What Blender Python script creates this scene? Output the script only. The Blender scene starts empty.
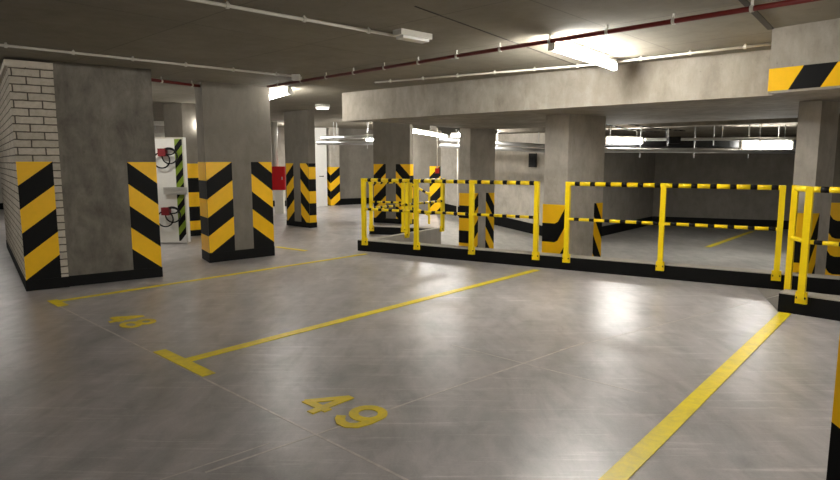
import bpy, math, random
from mathutils import Vector
random.seed(7)
C = bpy.context.scene.collection
# ------------------------------------------------------------------ camera geometry
F = 600.0
PITCH = math.atan(78 / 600)
H = 1.5
cP, sP = math.cos(PITCH), math.sin(PITCH)
R = math.radians


def ray(x, y):
    u = (x - 420) / F
    v = (240 - y) / F
    return Vector((u, cP + v * sP, -sP + v * cP))


def fl(x, y, z=0.0):
    """surveyed point on the horizontal plane at height z"""
    r = ray(x, y)
    t = (z - H) / r.z
    return Vector((r.x * t, r.y * t, z))


def dep(x, y, Y):
    """surveyed point at ground distance Y"""
    r = ray(x, y)
    t = Y / r.y
    return Vector((r.x * t, Y, H + r.z * t))


def face_uz(K, ang, x, y):
    """distance along a vertical face (from K, heading ang) and height of a surveyed point"""
    r = ray(x, y)
    dx, dy = math.cos(ang), math.sin(ang)
    # K + s d = t r  (2D)
    det = dx * (-r.y) + r.x * dy
    s = ((-K.x) * (-r.y) + r.x * (-K.y)) / det
    t = (dx * (-K.y) - dy * (-K.x)) / det
    return s, H + r.z * t


def heading(a, b):
    return math.atan2(b.y - a.y, b.x - a.x)


def dirv(ang):
    return Vector((math.cos(ang), math.sin(ang), 0))


UA, VA = R(-43), R(48)        # bay grid axes
def bay(u, v, z=0.0):
    p = dirv(UA) * u + dirv(VA) * v
    return Vector((p.x, p.y, z))


Z = Vector((0, 0, 1))
# ------------------------------------------------------------------ materials
def new_mat(name):
    m = bpy.data.materials.new(name)
    m.use_nodes = True
    nt = m.node_tree
    b = nt.nodes['Principled BSDF']
    return m, nt, b


def srgb(r, g, b):
    f = lambda c: ((c / 255) / 12.92) if c / 255 <= 0.04045 else ((c / 255 + 0.055) / 1.055) ** 2.4
    return (f(r), f(g), f(b), 1)


def noise(nt, scale, detail=6, rough=.6, vec=None, dist=0.0):
    n = nt.nodes.new('ShaderNodeTexNoise')
    n.inputs['Scale'].default_value = scale
    n.inputs['Detail'].default_value = detail
    n.inputs['Roughness'].default_value = rough
    n.inputs['Distortion'].default_value = dist
    if vec:
        nt.links.new(vec, n.inputs['Vector'])
    return n


def ramp(nt, fac, stops):
    r = nt.nodes.new('ShaderNodeValToRGB')
    el = r.color_ramp.elements
    while len(el) < len(stops):
        el.new(0.5)
    for e, (p, c) in zip(el, stops):
        e.position = p
        e.color = c if len(c) == 4 else (*c, 1)
    nt.links.new(fac, r.inputs['Fac'])
    return r


def mix(nt, a, b, fac, mode='MULTIPLY'):
    m = nt.nodes.new('ShaderNodeMix')
    m.data_type = 'RGBA'
    m.blend_type = mode
    for sock, val in ((6, a), (7, b)):
        if isinstance(val, tuple):
            m.inputs[sock].default_value = val
        else:
            nt.links.new(val, m.inputs[sock])
    if isinstance(fac, (int, float)):
        m.inputs[0].default_value = fac
    else:
        nt.links.new(fac, m.inputs[0])
    return m.outputs[2]


def geo_pos(nt):
    g = nt.nodes.new('ShaderNodeTexCoord')
    return g.outputs['Object']


def mapping(nt, vec, scale=(1, 1, 1), rot=(0, 0, 0)):
    m = nt.nodes.new('ShaderNodeMapping')
    m.inputs['Scale'].default_value = scale
    m.inputs['Rotation'].default_value = rot
    nt.links.new(vec, m.inputs['Vector'])
    return m.outputs['Vector']


def bump(nt, b, height, strength=.2, dist=.02):
    n = nt.nodes.new('ShaderNodeBump')
    n.inputs['Strength'].default_value = strength
    n.inputs['Distance'].default_value = dist
    nt.links.new(height, n.inputs['Height'])
    nt.links.new(n.outputs['Normal'], b.inputs['Normal'])


def concrete(name, col, var=.35, rough=.85, seams=False):
    m, nt, b = new_mat(name)
    p = geo_pos(nt)
    big = noise(nt, 1.3, 5, .65, p, .4)
    med = noise(nt, 6.0, 8, .7, mapping(nt, p, (1, 1, .45)), .3)
    fine = noise(nt, 60, 4, .7, p)
    lo = 1 - var
    c1 = ramp(nt, big.outputs['Fac'], [(.3, (lo, lo, lo)), (.7, (1, 1, 1))])
    c2 = ramp(nt, med.outputs['Fac'], [(.3, (lo + .08, lo + .07, lo + .05)), (.62, (1.0, 1.0, 1.0))])
    c3 = ramp(nt, fine.outputs['Fac'], [(.28, (.75, .75, .75)), (.42, (1, 1, 1))])
    o = mix(nt, col, c1.outputs[0], 1.0)
    o = mix(nt, o, c2.outputs[0], 1.0)
    o = mix(nt, o, c3.outputs[0], .6)
    vor = nt.nodes.new('ShaderNodeTexVoronoi')
    vor.inputs['Scale'].default_value = 9
    nt.links.new(p, vor.inputs['Vector'])
    pores = ramp(nt, vor.outputs['Distance'], [(.02, (.55, .53, .5)), (.09, (1, 1, 1))])
    o = mix(nt, o, pores.outputs[0], .5)
    if seams:
        br = nt.nodes.new('ShaderNodeTexBrick')
        br.offset = 0
        br.inputs['Scale'].default_value = 1
        br.inputs['Brick Width'].default_value = 2.5
        br.inputs['Row Height'].default_value = 1.25
        br.inputs['Mortar Size'].default_value = .006
        br.inputs['Color1'].default_value = (1, 1, 1, 1)
        br.inputs['Color2'].default_value = (.93, .93, .93, 1)
        br.inputs['Mortar'].default_value = (.6, .59, .57, 1)
        nt.links.new(mapping(nt, p, (1, 1, 1), (0, 0, R(43))), br.inputs['Vector'])
        o = mix(nt, o, br.outputs['Color'], .8)
    nt.links.new(o, b.inputs['Base Color'])
    b.inputs['Roughness'].default_value = rough
    b.inputs['Specular IOR Level'].default_value = .25
    bump(nt, b, med.outputs['Fac'], .25, .015)
    return m


def floor_mat(name, col, r0=.29, r1=.38):
    m, nt, b = new_mat(name)
    p = geo_pos(nt)
    big = noise(nt, .45, 4, .6, p, .8)
    med = noise(nt, 2.2, 7, .7, mapping(nt, p, (1, .45, 1), (0, 0, R(-45))), .6)
    fine = noise(nt, 90, 3, .6, p)
    scr = noise(nt, 3.0, 6, .75, mapping(nt, p, (.35, 5.5, 1), (0, 0, R(25))), .25)
    scr2 = noise(nt, 2.6, 6, .75, mapping(nt, p, (.3, 6.5, 1), (0, 0, R(-48))), .4)
    c1 = ramp(nt, big.outputs['Fac'], [(.34, (.74, .735, .73)), (.64, (1.0, 1.0, 1.0))])
    c2 = ramp(nt, med.outputs['Fac'], [(.3, (.68, .715, .71)), (.65, (1, 1, 1))])
    c3 = ramp(nt, fine.outputs['Fac'], [(.3, (.9, .9, .9)), (.5, (1, 1, 1))])
    o = mix(nt, col, c1.outputs[0], 1.0)
    o = mix(nt, o, c2.outputs[0], 1.0)
    o = mix(nt, o, c3.outputs[0], 1.0)
    sm = noise(nt, 5.5, 5, .6, mapping(nt, p, (1, .5, 1), (0, 0, R(20))), .5)
    c4 = ramp(nt, sm.outputs['Fac'], [(.36, (.86, .855, .85)), (.5, (1, 1, 1)), (.66, (1.12, 1.12, 1.12))])
    o = mix(nt, o, c4.outputs[0], 1.0)
    s1 = ramp(nt, scr.outputs['Fac'], [(.56, (0, 0, 0)), (.72, (1, 1, 1))])
    s2 = ramp(nt, scr2.outputs['Fac'], [(.57, (0, 0, 0)), (.72, (1, 1, 1))])
    sc = mix(nt, s1.outputs[0], s2.outputs[0], 1.0, 'ADD')
    sc = mix(nt, (1, 1, 1, 1), (1.4, 1.4, 1.39, 1), sc, 'MIX')
    o = mix(nt, o, sc, 1.0)
    nt.links.new(o, b.inputs['Base Color'])
    rr = nt.nodes.new('ShaderNodeMapRange')
    rr.inputs['From Min'].default_value = .3
    rr.inputs['From Max'].default_value = .7
    rr.inputs['To Min'].default_value = r0
    rr.inputs['To Max'].default_value = r1
    nt.links.new(big.outputs['Fac'], rr.inputs['Value'])
    nt.links.new(rr.outputs[0], b.inputs['Roughness'])
    b.inputs['Specular IOR Level'].default_value = .6
    bump(nt, b, big.outputs['Fac'], .06, .03)
    return m


def paint(name, col, rough=.45, wear=.15, metallic=0.0):
    m, nt, b = new_mat(name)
    p = geo_pos(nt)
    n = noise(nt, 14, 6, .7, p, .2)
    lo = 1 - wear
    c = ramp(nt, n.outputs['Fac'], [(.3, (lo, lo, lo)), (.6, (1, 1, 1))])
    o = mix(nt, col, c.outputs[0], 1.0)
    nt.links.new(o, b.inputs['Base Color'])
    b.inputs['Roughness'].default_value = rough
    b.inputs['Metallic'].default_value = metallic
    b.inputs['Specular IOR Level'].default_value = .2 if max(col[:3]) < .02 else .4
    return m


def floor_paint(name, col, wear_to):
    m, nt, b = new_mat(name)
    p = geo_pos(nt)
    n = noise(nt, 7, 8, .75, p, .3)
    f = ramp(nt, n.outputs['Fac'], [(.42, (0, 0, 0)), (.72, (.65, .65, .65))])
    o = mix(nt, col, wear_to, f.outputs[0], 'MIX')
    nt.links.new(o, b.inputs['Base Color'])
    b.inputs['Roughness'].default_value = .4
    return m


def brick_mat(name):
    m, nt, b = new_mat(name)
    uv = nt.nodes.new('ShaderNodeUVMap').outputs['UV']
    p = geo_pos(nt)
    wob = noise(nt, 9, 3, .6, p)
    add = nt.nodes.new('ShaderNodeVectorMath')
    add.operation = 'MULTIPLY_ADD'
    nt.links.new(wob.outputs['Color'], add.inputs[0])
    add.inputs[1].default_value = (.014, .014, 0)
    nt.links.new(uv, add.inputs[2])
    br = nt.nodes.new('ShaderNodeTexBrick')
    br.inputs['Scale'].default_value = 1
    br.inputs['Brick Width'].default_value = .275
    br.inputs['Row Height'].default_value = .088
    br.inputs['Mortar Size'].default_value = .0075
    br.inputs['Mortar Smooth'].default_value = .25
    br.inputs['Bias'].default_value = -.2
    br.inputs['Color1'].default_value = srgb(196, 187, 171)
    br.inputs['Color2'].default_value = srgb(176, 167, 151)
    br.inputs['Mortar'].default_value = srgb(84, 76, 66)
    nt.links.new(add.outputs[0], br.inputs['Vector'])
    n = noise(nt, 18, 6, .7, p)
    c = ramp(nt, n.outputs['Fac'], [(.3, (.78, .77, .75)), (.6, (1, 1, 1))])
    o = mix(nt, br.outputs['Color'], c.outputs[0], 1.0)
    nt.links.new(o, b.inputs['Base Color'])
    b.inputs['Roughness'].default_value = .8
    inv = nt.nodes.new('ShaderNodeMath')
    inv.operation = 'SUBTRACT'
    inv.inputs[0].default_value = 1
    nt.links.new(br.outputs['Fac'], inv.inputs[1])
    bump(nt, b, inv.outputs[0], .8, .012)
    return m


def emit(name, col, strength):
    m = bpy.data.materials.new(name)
    m.use_nodes = True
    nt = m.node_tree
    nt.nodes.clear()
    e = nt.nodes.new('ShaderNodeEmission')
    e.inputs['Color'].default_value = col
    e.inputs['Strength'].default_value = strength
    o = nt.nodes.new('ShaderNodeOutputMaterial')
    nt.links.new(e.outputs[0], o.inputs['Surface'])
    return m


LAMP = (1.0, .97, .915, 1)
M = dict(
    floor=floor_mat('polished_concrete', srgb(187, 181, 180)),
    floor_low=floor_mat('lower_concrete', srgb(172, 168, 162), .3, .5),
    ceil=concrete('ceiling_concrete', srgb(148, 141, 126), .2, .9, True),
    beam=concrete('beam_concrete', srgb(171, 163, 150), .38, .85),
    col=concrete('column_concrete', srgb(138, 132, 121), .25, .85),
    rough=concrete('rough_concrete', srgb(143, 137, 126), .5, .9),
    light=concrete('light_concrete', srgb(202, 195, 183), .32, .85),
    wall=concrete('wall_concrete', srgb(150, 144, 134), .25, .85),
    brick=brick_mat('painted_brick'),
    cap=paint('cap_plaster', srgb(205, 196, 180), .8, .15),
    yellow=paint('hazard_yellow', srgb(250, 194, 4), .4, .06),
    black=paint('hazard_black', srgb(9, 9, 9), .6, .2),
    kerb_top=concrete('curb_top', srgb(190, 184, 174), .2, .8),
    rail=paint('rail_yellow', srgb(247, 214, 14), .35, .06),
    band=paint('rail_black', srgb(14, 12, 12), .5, .1),
    line=floor_paint('line_yellow', srgb(244, 220, 30), srgb(190, 172, 70)),
    digit=floor_paint('digit_yellow', srgb(240, 212, 30), srgb(180, 165, 90)),
    joint=paint('joint_sealant', srgb(206, 199, 192), .38, .3),
    white=paint('white_enamel', srgb(225, 224, 218), .35, .05),
    pipe_white=paint('white_conduit', srgb(205, 200, 188), .4, .08),
    pipe_red=paint('sprinkler_red', srgb(100, 28, 24), .4, .15),
    steel=paint('galvanised_steel', srgb(190, 190, 188), .35, .1, .8),
    dark=paint('dark_plastic', srgb(30, 30, 30), .5, .1),
    red_dark=paint('holder_red', srgb(120, 22, 30), .5, .1),
    red=paint('enamel_red', srgb(190, 16, 24), .35, .05),
    green=paint('hazard_green', srgb(120, 145, 30), .4, .1),
    seam=paint('expansion_joint', srgb(66, 60, 52), .8, .2),
    shell=paint('lamp_shell', srgb(215, 212, 200), .4, .05),
    tube=emit('lamp_tube', LAMP, 37),
    tube_main=emit('lamp_tube_main', LAMP, 80),
    tube_soft=emit('lamp_tube_soft', LAMP, 40),
    disc=emit('lamp_disc', LAMP, 1.6),
    tube_far=emit('lamp_tube_far', LAMP, 42),
)


# ------------------------------------------------------------------ mesh builder
class MB:
    def __init__(s):
        s.v, s.f, s.m, s.uv = [], [], [], []

    def poly(s, pts, mi=0):
        i = len(s.v)
        s.v += [Vector(p) for p in pts]
        s.f.append(list(range(i, i + len(pts))))
        s.m.append(mi)
        pts = [Vector(p) for p in pts]
        n = Vector((0, 0, 0))
        for a, b in zip(pts, pts[1:] + pts[:1]):
            n += a.cross(b)
        h = Vector((-n.y, n.x, 0))
        if n.length and abs(n.normalized().z) < .7:
            h.normalize()
            s.uv.append([(h.dot(p), p.z) for p in pts])
        else:
            s.uv.append([(p.x, p.y) for p in pts])

    def box(s, o, a, b, c, mi=0):
        """solid box from corner o with edge vectors a, b, c (right-handed)"""
        o, a, b, c = map(Vector, (o, a, b, c))
        if a.cross(b).dot(c) < 0:
            a, b = b, a
        P = [o, o + a, o + a + b, o + b, o + c, o + a + c, o + a + b + c, o + b + c]
        for q in ((3, 2, 1, 0), (4, 5, 6, 7), (0, 1, 5, 4), (1, 2, 6, 5), (2, 3, 7, 6), (3, 0, 4, 7)):
            s.poly([P[k] for k in q], mi)

    def bar(s, p, q, w, h, mi=0):
        """rectangular bar centred on the segment p-q"""
        p, q = Vector(p), Vector(q)
        d = (q - p)
        n = d.normalized()
        up = Z if abs(n.z) < .9 else Vector((0, 1, 0))
        x = n.cross(up).normalized() * w
        y = x.cross(n).normalized() * h
        s.box(p - x / 2 - y / 2, x, y, d, mi)

    def tube(s, p, q, r, n=12, mi=0, caps=True):
        p, q = Vector(p), Vector(q)
        d = (q - p).normalized()
        up = Z if abs(d.z) < .9 else Vector((1, 0, 0))
        x = d.cross(up).normalized()
        y = d.cross(x)
        i = len(s.v)
        for c in (p, q):
            for k in range(n):
                a = 2 * math.pi * k / n
                s.v.append(c + (x * math.cos(a) + y * math.sin(a)) * r)
        for k in range(n):
            j = (k + 1) % n
            s.f.append([i + k, i + j, i + n + j, i + n + k]); s.m.append(mi); s.uv.append([(0, 0)] * 4)
        if caps:
            s.f.append([i + k for k in range(n)][::-1]); s.m.append(mi); s.uv.append([(0, 0)] * n)
            s.f.append([i + n + k for k in range(n)]); s.m.append(mi); s.uv.append([(0, 0)] * n)

    def path(s, pts, r, n=10, mi=0):
        for a, b in zip(pts, pts[1:]):
            s.tube(a, b, r, n, mi)

    def build(s, name, mats, parent=None, bevel=0, smooth=False):
        me = bpy.data.meshes.new(name)
        off = parent_loc(parent)
        me.from_pydata([tuple(p - off) for p in s.v], [], s.f)
        for m in (mats if isinstance(mats, (list, tuple)) else [mats]):
            me.materials.append(m)
        me.polygons.foreach_set('material_index', s.m)
        uvl = me.uv_layers.new(name='UVMap')
        k = 0
        for u in s.uv:
            for c in u:
                uvl.data[k].uv = c
                k += 1
        if smooth:
            for p in me.polygons:
                p.use_smooth = len(p.vertices) == 4
        me.update()
        o = bpy.data.objects.new(name, me)
        C.objects.link(o)
        if parent is not None:
            o.parent = parent
        if bevel:
            bm = o.modifiers.new('bevel', 'BEVEL')
            bm.width = bevel
            bm.segments = 2
            bm.limit_method = 'ANGLE'
        return o


def parent_loc(o):
    v = Vector((0, 0, 0))
    while o is not None:
        v += Vector(o.location)
        o = o.parent
    return v


def thing(name, label, cat, loc, group=None):
    o = bpy.data.objects.new(name, None)
    o.empty_display_size = .2
    C.objects.link(o)
    o.location = loc
    o['label'] = label
    o['category'] = cat
    o['kind'] = 'thing'
    if group:
        o['group'] = group
    return o


def tag(o, label, cat, group=None):
    o['label'] = label
    o['category'] = cat
    o['kind'] = 'thing'
    if group:
        o['group'] = group
    return o


def struct(o):
    o['kind'] = 'structure'
    return o


def box_obj(name, o, a, b, c, mat, parent=None, bevel=0):
    m = MB()
    m.box(o, a, b, c)
    return m.build(name, mat, parent, bevel)


def prism(mb, poly, z0, z1, mi=0):
    """poly: counter-clockwise list of 2D points"""
    a = sum(p[0] * q[1] - q[0] * p[1] for p, q in zip(poly, poly[1:] + poly[:1]))
    if a < 0:
        poly = poly[::-1]
    mb.poly([(p[0], p[1], z1) for p in poly], mi)
    mb.poly([(p[0], p[1], z0) for p in poly[::-1]], mi)
    for p, q in zip(poly, poly[1:] + poly[:1]):
        mb.poly([(p[0], p[1], z0), (q[0], q[1], z0), (q[0], q[1], z1), (p[0], p[1], z1)], mi)


# ------------------------------------------------------------------ key ground points
LOW = -.6
CEIL = 2.66
LCEIL = 2.30
A = fl(358, 250.6)
Cc = fl(783, 290)
curb_ang = heading(A, Cc)
curb_len = (Cc - A).length
ret0, ret1 = fl(371, 238.6, .17), fl(441, 228, .17)
ret_ang = heading(ret0, ret1)
far0, far1 = fl(369.5, 226, .17), fl(432, 228.2, .17)
W2a = fl(436, 211, 0)
W2b = fl(545, 237, LOW)
W3a = fl(572, 243, LOW)
W3b = fl(652, 224.5, LOW)
W4b = fl(830, 231, LOW)
Q0 = fl(778, 311.5)
Q1 = Q0 + dirv(R(-45)) * 6.0
E1 = Vector((ret1.x, ret1.y, 0))

# ------------------------------------------------------------------ floor
m = MB()
cE = A + dirv(curb_ang) * curb_len
up_poly = [(-18, -8), (Q1.x, -8), (Q1.x, Q1.y), (Q0.x, Q0.y), (cE.x - .25, cE.y + .12), (A.x + .1, A.y + .05), (E1.x, E1.y), (W2a.x, W2a.y),
           (W2a.x + 2, 26), (-18, 26)]
# concave polygon triangulated by hand into convex pieces
pieces = [
    [(-18, -8), (Q1.x, -8), (Q1.x, Q1.y), (Q0.x, Q0.y), (cE.x - .25, cE.y + .12), (A.x + .1, A.y + .05), (-18, A.y + .05)],
    [(-18, A.y + .05), (A.x + .1, A.y + .05), (E1.x, E1.y), (W2a.x, W2a.y), (W2a.x + 2, 26), (-18, 26)],
]
for pc in pieces:
    m.poly([(p[0], p[1], 0) for p in pc])
for p, q in zip(up_poly, up_poly[1:] + up_poly[:1]):
    m.poly([(p[0], p[1], -.8), (q[0], q[1], -.8), (q[0], q[1], 0), (p[0], p[1], 0)])
m.poly([(p[0], p[1], -.8) for p in up_poly[::-1]])
floor = struct(m.build('floor', M['floor']))

m = MB()
m.poly([(-1.2, 5, LOW), (16, 5, LOW), (16, 26, LOW), (-1.2, 26, LOW)])
m.poly([(-1.2, 26, LOW - .2), (16, 26, LOW - .2), (16, 5, LOW - .2), (-1.2, 5, LOW - .2)])
lowfloor = struct(m.build('floor_lower', M['floor_low']))

# driving ramp easing down from the upper level along the back wall
m = MB()
r_a, r_b = E1.lerp(W2a, .03), W2a
r_c, r_d = W2b, fl(556, 252, LOW)
top = [Vector((r_a.x, r_a.y, -.42)), Vector((r_d.x, r_d.y, LOW + .006)), Vector((r_c.x, r_c.y, LOW + .006)), Vector((r_b.x, r_b.y, -.005))]
m.poly(top)
for p, q in zip(top, top[1:] + top[:1]):
    m.poly([(p.x, p.y, LOW - .02), (q.x, q.y, LOW - .02), q, p])
struct(m.build('floor_ramp', M['floor_low']))


def strip(mb, p, q, w, z=.004, mi=0):
    p, q = Vector(p), Vector(q)
    d = (q - p); d.z = 0
    n = Vector((-d.y, d.x, 0)).normalized() * w / 2
    a, b, c, e = p - n, q - n, q + n, p + n
    prism(mb, [(k.x, k.y) for k in (a, b, c, e)], z - .004, z, mi)


# saw-cut joints in the floor: parts of the floor slab
for p, q, w in ((bay(-7.25, 1.92), bay(.4, 1.92), .016), (bay(-2.62, 1.3), bay(-2.24, 4.5), .014),
                (fl(452, 345), fl(640, 393), .010), (fl(560, 240 + 110), fl(800, 290), .008), (fl(160, 480), fl(270, 443), .008)):
    m = MB()
    strip(m, p, q, w, .0012)
    m.build('joint', M['joint'], floor)

# painted bay lines
def bay_line(label, u, v0, v1, w, tbar, u1=None):
    u1 = u if u1 is None else u1
    mb = MB()
    strip(mb, bay(u, v0), bay(u1, v1), w, .006)
    o = mb.build('parking_line', M['line'])
    tag(o, label, 'parking line', 'yellow bay lines on the upper floor')
    if tbar:
        mb = MB()
        strip(mb, bay(tbar[0], v0 - .01), bay(tbar[1], v0 - .01), .1, .0065)
        mb.build('end_bar', M['line'], o)
    return o
bay_line('thin yellow floor line running from the brick pillar past the number 48', -7.18, 1.96, 6.53, .085, (-7.28, -6.9))
bay_line('middle yellow floor line with a crosswise end bar, between numbers 48 and 49', -4.27, 1.985, 7.17, .10, (-4.66, -3.85), -4.32)
bay_line('broad yellow floor line nearest the camera, ending at the right-hand curb', -1.08, 1.2, 6.78, .105, None, -1.205)


def stroke(mb, pts, w, closed=False, zi=0):
    """thick polyline in the bay grid (mitred), laid on the floor"""
    n = len(pts)
    L, Rr = [], []
    for i in range(n):
        p = Vector(pts[i])
        a = Vector(pts[i - 1]) if (i > 0 or closed) else None
        b = Vector(pts[(i + 1) % n]) if (i < n - 1 or closed) else None
        d1 = (p - a).normalized() if a is not None else None
        d2 = (b - p).normalized() if b is not None else None
        d1 = d1 or d2
        d2 = d2 or d1
        n1 = Vector((-d1.y, d1.x)); n2 = Vector((-d2.y, d2.x))
        t = (n1 + n2).normalized()
        k = w / 2 / max(.5, t.dot(n1))
        L.append(p + t * k); Rr.append(p - t * k)
    for i in range(n if closed else n - 1):
        j = (i + 1) % n
        q = [L[i], Rr[i], Rr[j], L[j]]
        prism(mb, [tuple(bay(k.x, k.y))[:2] for k in q], .0015, .0062 + .0004 * zi)


def number(label, boxes):
    root = thing('bay_number', label, 'bay number', bay(boxes[0][1], boxes[0][3]), 'painted bay numbers')
    for ch, u0, u1, v0, v1 in boxes:
        mb = MB()
        w = .058
        W, Hh = u1 - u0, v1 - v0
        f = lambda x, y: (u0 + x * W, v0 + y * Hh)
        if ch == '4':
            stroke(mb, [f(1.0, .28), f(.0, .28)], w)
            stroke(mb, [f(.04, .24), f(.74, .96)], w, False, 1)
            stroke(mb, [f(.74, .0), f(.74, 1.0)], w, False, 2)
        if ch == '8':
            for cy, ry, rx in ((.73, .2, .33), (.27, .21, .4)):
                stroke(mb, [f(.5 + rx * math.cos(t * math.pi / 10), cy + ry * math.sin(t * math.pi / 10)) for t in range(20)], w * .9, True, 1 if cy > .5 else 0)
        if ch == '9':
            stroke(mb, [f(.5 + .38 * math.cos(t * math.pi / 10), .67 + .26 * math.sin(t * math.pi / 10)) for t in range(20)], w, True)
            stroke(mb, [f(.88, .67), f(.88, .42), f(.8, .2), f(.62, .09), f(.4, .09), f(.2, .18), f(.1, .28)], w, False, 1)
        mb.build('digit', M['digit'], root)
number('yellow number 49 painted on the floor in the nearest bay', [('4', -2.97, -2.74, 2.07, 2.40), ('9', -2.65, -2.41, 2.08, 2.41)])
number('yellow number 48 painted on the floor by the brick pillar', [('4', -6.02, -5.81, 2.03, 2.35), ('8', -5.74, -5.51, 2.05, 2.36)])

# yellow line on the lower level
mb = MB()
strip(mb, fl(708, 247, LOW), fl(752, 231.5, LOW), .14, LOW + .006)
tag(mb.build('parking_line', M['line']), 'short yellow floor line on the lower level beyond the long railing', 'parking line')
mb = MB()
strip(mb, fl(276, 247), fl(306, 251), .09, .006)
tag(mb.build('parking_line', M['line']), 'short yellow floor line right of the striped pillar with two panels, behind the long line', 'parking line')

# ------------------------------------------------------------------ ceiling
m = MB()
m.poly([(-18, 26, CEIL), (16, 26, CEIL), (16, -8, CEIL), (-18, -8, CEIL)])
m.poly([(-18, -8, CEIL + .2), (16, -8, CEIL + .2), (16, 26, CEIL + .2), (-18, 26, CEIL + .2)])
ceiling = struct(m.build('ceiling', M['ceil']))
mb = MB()
strip(mb, fl(700, -45, CEIL), fl(771, 29, CEIL), .05, CEIL - .001)
mb.build('seam', M['seam'], ceiling)
mb = MB()
strip(mb, fl(415, 6, CEIL), fl(640, 88, CEIL), .012, CEIL - .001)
mb.build('seam', M['seam'], ceiling)

B0 = fl(342, 93, CEIL)
B1 = fl(765, 50, CEIL)
b_ang = heading(B0, B1)
bd = dirv(b_ang)
bn = Vector((-bd.y, bd.x, 0))      # away from the camera
BEAMZ = 2.19
o = box_obj('concrete_beam', B0 + Z * (BEAMZ - CEIL), bd * 11, bn * .45, Z * (CEIL - BEAMZ), M['beam'], None, .012)
tag(o, 'long grey concrete beam under the ceiling above the yellow railings', 'beam')
# lower slab over the sunken level
m = MB()
s0 = B0 + bn * .45 + bd * .25
rp = [s0, s0 + bd * 11, s0 + bd * 11 + bn * 13, s0 + dirv(R(60)) * 14]
prism(m, [(p.x, p.y) for p in rp], LCEIL, CEIL - .001)
struct(m.build('ceiling_lower', M['beam']))
for dist, wid, dp, lab in ((0.002, 3.6, .10, 'broad dropped strip of concrete ceiling just behind the long beam'), (5.0, .35, .09, 'shallow concrete rib crossing the ceiling of the sunken level')):
    p = s0 + bn * dist - bd * (.1 * dist)
    o = box_obj('ceiling_rib', Vector((p.x, p.y, LCEIL - dp)), bd * (10.5 - .3 * dist), bn * wid, Z * (dp - .002), M['beam'], None, .01)
    tag(o, lab, 'beam')

# hanging box beam with stripes, top right
Hb = fl(772.5, 28.5, CEIL)
h_ang = R(-50)
hd, hn = dirv(h_ang), Vector((-math.sin(h_ang), math.cos(h_ang), 0))
_, hz = face_uz(Hb, h_ang, 776, 93)
root = thing('hanging_beam', 'boxy concrete downstand at the top right with one yellow-black striped band', 'beam', Vector((Hb.x, Hb.y, hz)))
o = box_obj('downstand', Vector((Hb.x, Hb.y, hz)), hd * 3.2, hn * .85, Z * (CEIL - hz), M['beam'], root, .02)

# ------------------------------------------------------------------ hazard paint
def clip(poly, z0, z1):
    def cut(ps, keep, z):
        out = []
        for a, b in zip(ps, ps[1:] + ps[:1]):
            ka, kb = keep(a[1]), keep(b[1])
            if ka:
                out.append(a)
            if ka != kb:
                t = (z - a[1]) / (b[1] - a[1])
                out.append((a[0] + t * (b[0] - a[0]), z))
        return out
    poly = cut(poly, lambda z: z <= z1 + 1e-9, z1)
    if len(poly) > 2:
        poly = cut(poly, lambda z: z >= z0 - 1e-9, z0)
    return poly


def hazard(parent, K, d, nrm, nodes, z0, z1, band, s0=0.0, mats=None, label=None, name='hazard_panel'):
    """painted stripes on a vertical face: nodes = [(u, phase)...] with the phase in bands;
    a boundary lies where (z1 - z)/band + phase + s0 is a whole number; even = yellow"""
    mb = MB()
    off = nrm * .003
    for (ua, pa), (ub, pb) in zip(nodes, nodes[1:]):
        for k in range(-4, 14):
            za0, zb0 = z1 - band * (k - pa - s0), z1 - band * (k - pb - s0)
            za1, zb1 = za0 - band, zb0 - band
            pl = clip([(ua, za1), (ub, zb1), (ub, zb0), (ua, za0)], z0, z1)
            if len(pl) < 3:
                continue
            mb.poly([Vector((K.x, K.y, 0)) + d * u + Z * z + off for u, z in pl], k % 2)
    o = mb.build(name, mats or [M['yellow'], M['black']], parent)
    return o


def column(label, K, fa, la, fw, lw, z0, z1, mat, panels, plinth=.12, bevel=.012, name='concrete_column', group='concrete columns'):
    """K nearest bottom corner; front face heads fa for fw, left face heads la for lw;
    panels: (face 'f'/'l', nodes, ztop, zbottom, band, s0)"""
    K = Vector((K.x, K.y, z0))
    root = thing(name, label, 'column', K, group)
    fd, ld = dirv(fa), dirv(la)
    o = box_obj('shaft', K, fd * fw, ld * lw, Z * (z1 - z0), mat, root, bevel)
    if plinth:
        e = .006
        box_obj('plinth_band', K - fd * e - ld * e + Z * .001, fd * (fw + 2 * e), ld * (lw + 2 * e), Z * plinth, M['black'], root)
    for face, nodes, zt, zb, band, s0 in panels:
        if face == 'f':
            d, nrm = fd, Vector((fd.y, -fd.x, 0))
        else:
            d, nrm = ld, Vector((-ld.y, ld.x, 0))
        hazard(root, K, d, nrm, nodes, z0 + zb, z0 + zt, band, s0)
    return root


def dn(u0, u1, rise=1):       # diagonal stripes: rise>0 means bands climb with u
    return [(u0, 0.0), (u1, rise)] if rise > 0 else [(u0, -rise), (u1, 0.0)]


BD = .275
# --- column one: brick enclosure with a concrete pier beside it
K1 = fl(27, 291.5)
E1b = fl(163, 277)
fa1 = heading(K1, E1b)
fw1 = (E1b - K1).length
la1 = heading(K1, fl(7, 247))
lw1 = (fl(7, 247) - K1).length
fd1, ld1 = dirv(fa1), dirv(la1)
nb1 = Vector((-fd1.y, fd1.x, 0))
fu = lambda x, y: face_uz(K1, fa1, x, y)[0]
ub = fu(66, 240)
root1 = thing('brick_pillar', 'white painted brick pillar with a left striped panel at the left edge', 'column', K1)
m = MB()
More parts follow.
